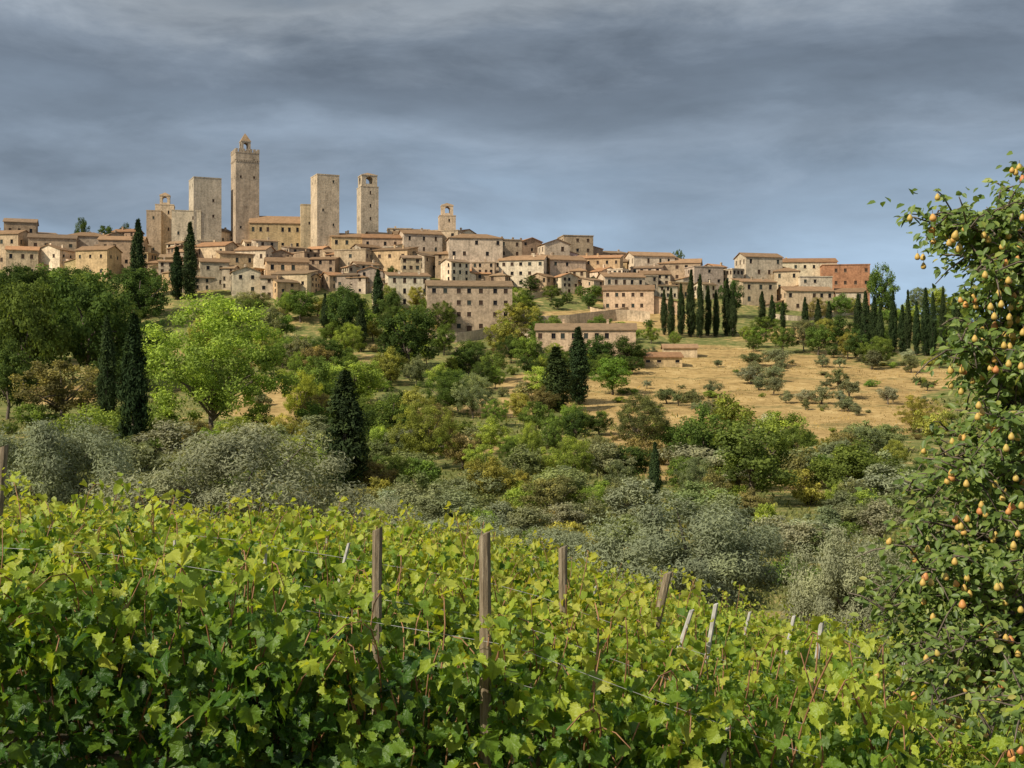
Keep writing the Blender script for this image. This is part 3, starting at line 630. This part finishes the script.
def vine_proto(lod,sz=1.0,bias=0.,nf=950):
    shoots=MB(); P=[];N=[];Tt=[];Sz=[];Va=[]
    nsh=32 if lod==0 else 18; Lx=.62
    for k in range(nsh):
        x0=random.uniform(-Lx,Lx); side=random.choice((-1,1)); top=random.uniform(1.25,1.74)+(.22 if random.random()<.15 else 0); lean=random.uniform(-.25,.25)
        flop=random.random()<.5; pts=[]
        for j in range(9):
            q=j/8; z=.75+(top-.75)*(math.sin(q*PI*.62)/math.sin(PI*.62) if flop else q); 
            y=side*(.06+.4*q**1.5 if flop else .04+.14*math.sin(q*3)); pts.append((x0+lean*q+.05*math.sin(q*5+k),y,z))
        shoots.tube(pts,[.006*(1-.07*j) for j in range(9)],4)
        m_=int((top-.7)/(.05*sz)); sv=random.gauss(0,.13)
        for j in range(m_):
            q=(j+.5)/m_*8; i0=min(int(q),7); p=Vector(pts[i0]).lerp(Vector(pts[i0+1]),q-i0); sd=side if random.random()<.7 else -side
            off=Vector((random.uniform(-.1,.1),sd*random.uniform(-.02,.13),random.uniform(-.02,.06))); p=p+off
            hz_=(p.z-.7)/1.0; P.append(p); N.append(Vector((random.gauss(0,.6),sd*(.8-.4*hz_)+random.gauss(0,.5),.35+.5*hz_+random.gauss(0,.4))))
            Tt.append(Vector((random.gauss(0,.6),sd*.5,-.7+random.gauss(0,.4)))); e=q/8
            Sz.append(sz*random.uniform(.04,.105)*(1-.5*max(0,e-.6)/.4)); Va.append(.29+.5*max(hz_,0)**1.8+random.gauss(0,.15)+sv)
    for k in range(nf):
        sd=random.choice((-1,1)); z=random.uniform(.4,1.58); x_=random.uniform(-Lx-.05,Lx+.05); bul=.8+.3*math.sin(x_*9+z*7+lod)   # bunches and hollows in the wall of leaves
        p=Vector((x_,0,z)); p.y=sd*random.uniform(.05,.42)*bul*(1.1-.35*max(0,z-1.1)); hz_=(z-.7)/1.0
        P.append(p); N.append(Vector((random.gauss(-.1,.6),sd*.65+random.gauss(0,.5),.45+random.gauss(0,.4)))); Tt.append(Vector((random.gauss(0,.6),sd*.3,-.8+random.gauss(0,.3))))
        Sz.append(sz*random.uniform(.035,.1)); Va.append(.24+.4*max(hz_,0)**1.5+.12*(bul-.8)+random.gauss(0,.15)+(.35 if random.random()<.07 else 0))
    f=np.array; V,Fq,var,ve=leafmesh(f(P),unit(f(N)),unit(f(Tt)),f(Sz),np.clip(f(Va)+bias,0,.95),lod)
    fm=mesh_np('vine_leaves',V,Fq,[M['vine']],{'var':var,'vein':ve})
    tr=MB(); tr.tube([(0,0,-.2),(.02,.01,.3),(-.02,0,.6),(.05,0,.74)],[.035,.028,.025,.022],7); tr.tube([(-.55,0,.76),(0,0,.74),(.55,.01,.77)],[.012,.02,.012],6)
    return fm,shoots.mesh('vine_shoots',[M['cane']],True),tr.mesh('vine_trunk',[M['bark']],True)
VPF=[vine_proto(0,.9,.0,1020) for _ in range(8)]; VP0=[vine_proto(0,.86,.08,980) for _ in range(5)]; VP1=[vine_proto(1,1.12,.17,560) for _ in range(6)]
rows=[5.6,8.0,10.4,12.9,15.5,18.2,21,24,27,30]; ORD='front second third fourth fifth sixth seventh eighth ninth farthest'.split()
TILT=.07
def rowY(i,x): return rows[i]-TILT*x
for i,y0 in enumerate(rows):
    hw=y0*.43+.9; sp=.9 if i<3 else 1.1; k=0; x=-hw
    while x<hw:
        Y=rowY(i,x); z=float(G(x,Y)); fm,sh,tr=random.choice(VPF if i==0 else VP0 if i==1 else VP1)
        r=empty('grapevine',(x,Y,z),math.atan(-TILT)+random.choice((0,PI))); hs=random.uniform(.9,1.07)
        if i==0 and -1.2<x<.8: hs=random.uniform(.9,.97)
        if i==1: hs=random.uniform(.86,.97)
        if i==2 and -.5<x<1.5: hs=.9
        r.scale=(random.uniform(.95,1.1),random.uniform(.85,1.25),hs)
        tag(r,f'leafy grapevine in the {ORD[i]} row of the vineyard','grapevine',f'grapevines of the {ORD[i]} row',share=i>0)
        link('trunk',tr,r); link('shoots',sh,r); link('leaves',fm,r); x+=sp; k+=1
def pix(px,py,Y): return ((px-512)/F*Y,Y,(384-py)/F*Y)
def post(px,top,Y,w,label,lean=(0,0),mat='wood',name='wooden_post',cat='post',n=8):
    X=(px-512)/F*Y; z=float(G(X,Y)); h=(384-top)/F*Y-z; r=w/F*Y/2; mb=MB(); K=7
    pts=[(lean[0]*h*k/(K-1)+random.uniform(-.1,.1)*r,lean[1]*h*k/(K-1),-.3+(h+.3)*k/(K-1)) for k in range(K)]
    mb.tube(pts,[r*random.uniform(.93,1.07) for k in range(K)],n)
    t0=len(mb.v)-n
    for k in range(n): v_=mb.v[t0+k]; mb.v[t0+k]=(v_[0],v_[1],v_[2]+(v_[0]-pts[-1][0])*.5+random.uniform(-.1,.1)*r)
    o=link(name,mb.mesh(name,[M[mat]]),loc=(X-lean[0]*h,Y,z)); tag(o,label,cat); return o
post(377,529,7.6,11,'tall weathered wooden post standing left of centre in the vines')
post(485,534,5.42,12,'tall weathered wooden post in the centre of the vineyard')
post(563,547,10.2,9,'shorter wooden post right of the two tall posts')
post(668,573,13.0,9,'leaning wooden post at the right of the vineyard',(.25,0))
post(4,446,10.5,9,'dark wooden post leaning at the left edge of the picture',(.1,0))
for px,tp,Y,w,ln in [(692,610,10.5,5,.4),(716,604,10.5,5,.2),(822,620,13.0,5,.15),(794,616,15.6,4,.25),(534,566,15.5,4,.2),(349,543,10.3,4,.3),(266,546,7.9,4,.08),(328,530,15.4,3,.15),(728,727,5.35,7,.22),(175,540,8.0,4,0),(905,655,10.3,4,.15),(640,592,15.4,3,-.1),(596,586,18.0,3,.2),(750,612,18,3,.3),(455,575,15.4,3,.15)]:
    post(px,tp,Y,w,'thin pale stake poking out of the vines',(ln,0),'stake','vine_stake','stake',6)
for i,hh,dy,x0,x1 in ((0,1.58,-.25,-.9,1.3),(1,1.5,-.25,-4,4),(1,1.15,-.3,-4,4),(2,1.58,-.1,-5,5)):
    xs=np.linspace(x0,x1,24); mb=MB(); mb.tube([(x,rowY(i,x)+dy,float(G(x,rowY(i,x)))+hh-.03*abs(math.sin(x*1.2))) for x in xs],.0012 if i==0 else .0018,5)
    o=link('trellis_wire',mb.mesh('trellis_wire',[M['wire']])); tag(o,f'thin metal wire strung {["low","high"][hh>1.4]} along the {ORD[i]} vine row','wire')
# ------------------------------------------------------------------ pear tree
YP=8.3; bx=(1075-512)/F*YP; bz=float(G(bx,YP)); pr=empty('pear_tree',(bx,YP,bz)); tag(pr,'pear tree full of orange fruit at the right edge of the vineyard','pear tree')
mb=MB(); fork=Vector(pix(1062,610,YP)); B0=Vector((bx,YP,bz)); off=B0
mb.tube([B0-off-Vector((0,0,.3)),B0.lerp(fork,.4)+Vector((.05,.03,0))-off,fork-off],[.13,.1,.09],8)
lead=[fork,Vector(pix(1055,470,YP+.2)),Vector(pix(1050,340,YP+.1)),Vector(pix(1042,230,YP)),Vector(pix(1030,165,YP))]
mb.tube([p-off for p in lead],[.085,.07,.05,.03,.01],7)
tips=[(912,214,8.0),(938,255,8.6),(1000,190,8.2),(1022,172,8.0),(965,225,7.8),(958,300,8.2),(945,350,7.7),(955,410,8.8),(930,455,7.9),(905,490,8.4),(893,545,8.0),(900,600,8.7),(874,640,8.1),(898,690,7.8),(935,560,7.4),(985,420,7.5),(990,330,8.9),(1050,200,8.7),(1080,330,8.0),(1100,450,8.6),(1100,560,8.0),(1110,260,8.4),(975,620,7.5),(1000,520,7.3),(1020,300,7.6),(1060,640,7.8),(945,670,7.7),(925,520,8.6),(1005,250,7.7),(970,370,8.0),(1130,380,8.2),
 (890,575,8.4),(912,570,7.6),(925,650,7.5),(955,590,7.4),(985,570,7.2),(1010,600,7.3),(945,480,7.6),(1000,460,7.5),(985,290,8.0),(1000,370,7.6),(965,540,8.1),(915,700,8.2),(970,690,7.6),(1015,670,7.5),(1005,220,8.4),(1030,500,7.3),(880,610,7.8),(890,660,8.5),(940,620,7.9),(900,520,7.9),(995,640,7.3),(1000,710,7.0),(955,720,7.3),(1020,560,7.1),(1020,350,7.4),(1015,230,7.8),
 (930,225,7.9),(950,212,8.2),(925,235,8.4),(985,210,7.7),(975,270,7.7),(930,710,6.9),(990,740,6.6),(1020,720,6.5),(885,700,7.2),(1000,420,7.2),(960,340,7.6),(960,650,7.1),
 (960,500,9.0),(1010,400,9.0),(925,620,8.9),(1020,440,8.6),(920,590,8.6),(870,670,7.7),(872,590,8.3),(985,500,8.7),(1000,560,8.6),(960,600,8.7),(1000,640,8.5),(930,680,8.5),(908,640,8.3),(990,600,8.1),
 (965,255,8.3),(990,240,8.6),(1010,270,8.4),(955,320,8.6),(980,350,8.3),(1005,320,8.2),(960,380,8.4),(985,390,8.0),(1010,340,8.7),(945,430,8.3),(970,450,8.2),(1015,200,8.5),(990,270,7.5),(1015,420,8.2),(960,470,7.5)]
P=[];N=[];Tt=[];Va=[];hang=[]
for px,py,Yt in tips:
    e=Vector(pix(px,py,Yt)); cand=[]
    for a,b in zip(lead,lead[1:]):
        for k in range(6): cand.append(a.lerp(b,k/6))
    cand=[c for c in cand if c.z<e.z+.35] or [fork]
    s=min(cand,key=lambda c:(c-e).length+.8*abs((e.z-.45)-c.z)); mid=s.lerp(e,.5)+Vector((random.uniform(-.1,.1),random.uniform(-.1,.1),.2))
    bez=[s*(1-q)**2+mid*2*q*(1-q)+e*q*q for q in [k/10 for k in range(11)]]
    mb.tube([p-off for p in bez],[.026*(1-.085*k) for k in range(11)],5)
    L=(e-s).length; m_=int(L/.06)
    for j in range(m_):
        q=.2+.8*(j+.5)/m_; p=bez[min(int(q*10),9)].lerp(bez[min(int(q*10)+1,10)],q*10-int(q*10))
        for w_ in range(2):
            d=Vector((random.gauss(0,1),random.gauss(0,1),random.gauss(-.05,.8))).normalized(); tl=random.uniform(.08,.32); tp_=p+d*tl
            if random.random()<.5: mb.tube([p-off,p.lerp(tp_,.6)+Vector((0,0,.02))-off,tp_-off],[.006,.005,.003],4)
            if d.y<-.1 and d.x<.6 and random.random()<.4:
                for _ in range(random.choice((1,1,2,3))): hang.append(tp_+Vector((-.025+random.gauss(0,.03),-.045+random.gauss(0,.02),-.03+random.gauss(0,.03))))
            nl=random.randint(5,8)
            for l in range(nl):
                c=p.lerp(tp_,(l+.6)/nl)+Vector([random.gauss(0,.025) for _ in range(3)]); P.append(c-off)
                dd=(d*.5+Vector((random.gauss(0,.7),random.gauss(0,.7),-.35+random.gauss(0,.4)))); Tt.append(dd); N.append(Vector((random.gauss(-.35,.55),random.gauss(-.35,.55),.65))); Va.append(random.gauss(.48,.19))
f=np.array; P=f(P);N=unit(f(N));Tt=unit(f(Tt)); n=len(P); Tt=unit(Tt-N*np.sum(Tt*N,-1,keepdims=True)); B=np.cross(Tt,N)
u=np.array([(0,0,0),(.24,.28,.09),(.24,.62,.08),(0,1,-.1),(-.24,.62,.08),(-.24,.28,.09)]); s=rng.uniform(.045,.08,n)
V=(P[:,None]+s[:,None,None]*(B[:,None]*u[None,:,0,None]+Tt[:,None]*u[None,:,1,None]+N[:,None]*u[None,:,2,None])).reshape(-1,3)
Fq=(np.arange(n)[:,None,None]*6+np.array([(0,1,2,3),(0,3,4,5)])[None]).reshape(-1,4)
link('trunk',mb.mesh('pear_trunk',[M['bark']],True),pr); link('crown',mesh_np('pear_crown',V,Fq,[M['pearleaf']],{'var':np.repeat(np.clip(Va,0,1),6)}),pr)
prof=[(0,-.062),(.014,-.061),(.026,-.052),(.031,-.038),(.029,-.022),(.021,-.006),(.014,.006),(.008,.013),(0,.015)]
q=MB(); ns_=12
for r_,z_ in prof:
    for k in range(ns_): q.v.append((max(r_,.0005)*math.cos(6.2832*k/ns_),max(r_,.0005)*math.sin(6.2832*k/ns_),z_))
for i_ in range(len(prof)-1):
    for k in range(ns_): q.f.append((i_*ns_+k,i_*ns_+(k+1)%ns_,(i_+1)*ns_+(k+1)%ns_,(i_+1)*ns_+k)); q.m.append(0)
q.tube([(0,0,.012),(.003,.001,.03),(.002,0,.05)],.0025,4,1)
pm_=q.mesh('pear',[M['pear'],M['bark']],True)
inf=[h for h in hang if 512+F*h.x/h.y<1028]
bands={}
for h in inf: bands.setdefault(int((384-h.z/h.y*F)//40),[]).append(h)
pick=[]
for b_,l_ in bands.items():
    cnt=28 if 4<=b_<=8 else 18 if b_>=11 else 11
    l_.sort(key=lambda h:h.y+.2*h.x+random.uniform(0,.6)); pick+=l_[:cnt]
random.shuffle(pick); rest=pick[100:]; pick=pick[:100]
for h in pick:
    o=link('pear',pm_,pr,h-off-Vector((0,0,.04)),random.uniform(0,6)); sc=random.uniform(.52,.76); o.scale=(sc,sc,sc*random.uniform(.9,1.05)); o.rotation_euler=(random.gauss(0,.2),random.gauss(0,.2),random.uniform(0,6))
if rest:
    q2=MB()
    for h in rest:
        b0=len(q2.v); o_=h-off-Vector((0,0,.04)); q2.v+=[(x*.6+o_.x,y*.6+o_.y,z*.6+o_.z) for x,y,z in q.v]; q2.f+=[tuple(i+b0 for i in f_) for f_ in q.f]; q2.m+=q.m
    o=link('pear_fruit',q2.mesh('pear_fruit',[M['pear'],M['bark']],True),pr); o['kind']='stuff'
# ------------------------------------------------------------------ unique labels
bk={}
for o in LABELED: bk.setdefault(o['label'],[]).append(o)
OD='first second third fourth fifth sixth seventh eighth ninth tenth eleventh twelfth thirteenth fourteenth fifteenth sixteenth'.split()
for lb,os_ in bk.items():
    if len(os_)>1:
        os_.sort(key=lambda o:o.location.x/o.location.y)
        for k,o in enumerate(os_): o['label']=f'{lb}, {OD[k]} from left'
        if 'group' not in os_[0].keys():
            for o in os_: o['group']=lb
# ------------------------------------------------------------------ light, sky, camera
sd=Vector((-.66,-.46,.66)).normalized(); el=math.asin(sd.z); az=math.atan2(sd.x,sd.y)
L=bpy.data.lights.new('sun','SUN'); L.energy=5.0; L.angle=R_(.5); L.color=(1,.92,.78); lo=bpy.data.objects.new('sun',L); COL.objects.link(lo); lo.rotation_euler=(-sd).to_track_quat('-Z','Y').to_euler(); lo.location=(0,0,100)
w=bpy.data.worlds.new('World'); S.world=w; w.use_nodes=True; w.node_tree.nodes.clear(); t=NT(w.node_tree)
sky=t.n('ShaderNodeTexSky',sky_type='NISHITA'); sky.sun_disc=False; sky.sun_elevation=el; sky.sun_rotation=az
tc=t.n('ShaderNodeTexCoord').outputs['Generated']; sp=t.n('ShaderNodeSeparateXYZ'); t.l(tc,sp.inputs[0])
# layered rain cloud: colour by height above the horizon, edges broken up by noise stretched along the horizon
def cvec(sx_,sz_,off):
    mp=t.n('ShaderNodeMapping'); mp.inputs['Scale'].default_value=(sx_,sx_,sz_); mp.inputs['Location'].default_value=off; t.l(tc,mp.inputs[0]); return mp.outputs[0]
na=noise(t,1.0,9,.56,vec=cvec(2.8,9,(5.7,1.7,2.6)),dist=.3)
nb=noise(t,1.0,9,.62,vec=cvec(7,24,(7.3,2.2,5.1)),dist=.35)
nc=noise(t,1.0,8,.58,vec=cvec(3.0,11,(1.4,8.2,4.4)),dist=.3)
zz=mathn(t,'ADD',sp.outputs[2],mathn(t,'ADD',mathn(t,'MULTIPLY_ADD',na,.2,-.1),mathn(t,'MULTIPLY_ADD',nb,.08,-.04)))
zz=mathn(t,'ADD',zz,mathn(t,'MULTIPLY',sp.outputs[0],-.035))
cl=ramp(t,zz,[(.05,(.37,.505,.66)),(.11,(.325,.435,.565)),(.15,(.25,.325,.42)),(.185,(.28,.35,.44)),(.215,(.19,.24,.305)),(.245,(.16,.2,.255)),(.275,(.21,.255,.315)),(.31,(.34,.385,.435)),(.345,(.215,.26,.315)),(.38,(.17,.205,.255))])
kk=mathn(t,'ADD',mathn(t,'MULTIPLY_ADD',nb,.7,.3),mathn(t,'MULTIPLY_ADD',nc,1.1,-.16))
sc0=t.n('ShaderNodeVectorMath',operation='SCALE'); t.l(cl,sc0.inputs[0]); t.l(kk,sc0.inputs[3])
sc=t.n('ShaderNodeVectorMath',operation='SCALE'); t.l(sc0.outputs[0],sc.inputs[0]); sc.inputs[3].default_value=10
up=t.n('ShaderNodeMapRange',interpolation_type='SMOOTHSTEP'); up.inputs[1].default_value=.33; up.inputs[2].default_value=.7; up.inputs[3].default_value=.03; up.inputs[4].default_value=.5; t.l(sp.outputs[2],up.inputs[0])
hi=t.n('ShaderNodeMapRange',interpolation_type='SMOOTHSTEP'); hi.inputs[1].default_value=.33; hi.inputs[2].default_value=.7; hi.inputs[3].default_value=0; hi.inputs[4].default_value=.8; t.l(sp.outputs[2],hi.inputs[0])
c=mixc(t,hi.outputs[0],sc.outputs[0],(8.2,8.4,8.7))   # overhead cloud, out of view, made brighter to lift the ambient light
c=mixc(t,up.outputs[0],c,sky.outputs[0])
bg=t.n('ShaderNodeBackground'); bg.inputs[1].default_value=.1; t.l(c,bg.inputs[0]); wo=t.n('ShaderNodeOutputWorld'); t.l(bg.outputs[0],wo.inputs[0])
cam=bpy.data.cameras.new('camera'); cam.sensor_width=36; cam.lens=36*F/1024; cam.clip_end=9000; cam.clip_start=.1
co=bpy.data.objects.new('camera',cam); COL.objects.link(co); co.rotation_euler=(PI/2,0,0); S.camera=co
S.view_settings.view_transform='Standard'; S.view_settings.look='None'; S.view_settings.exposure=0
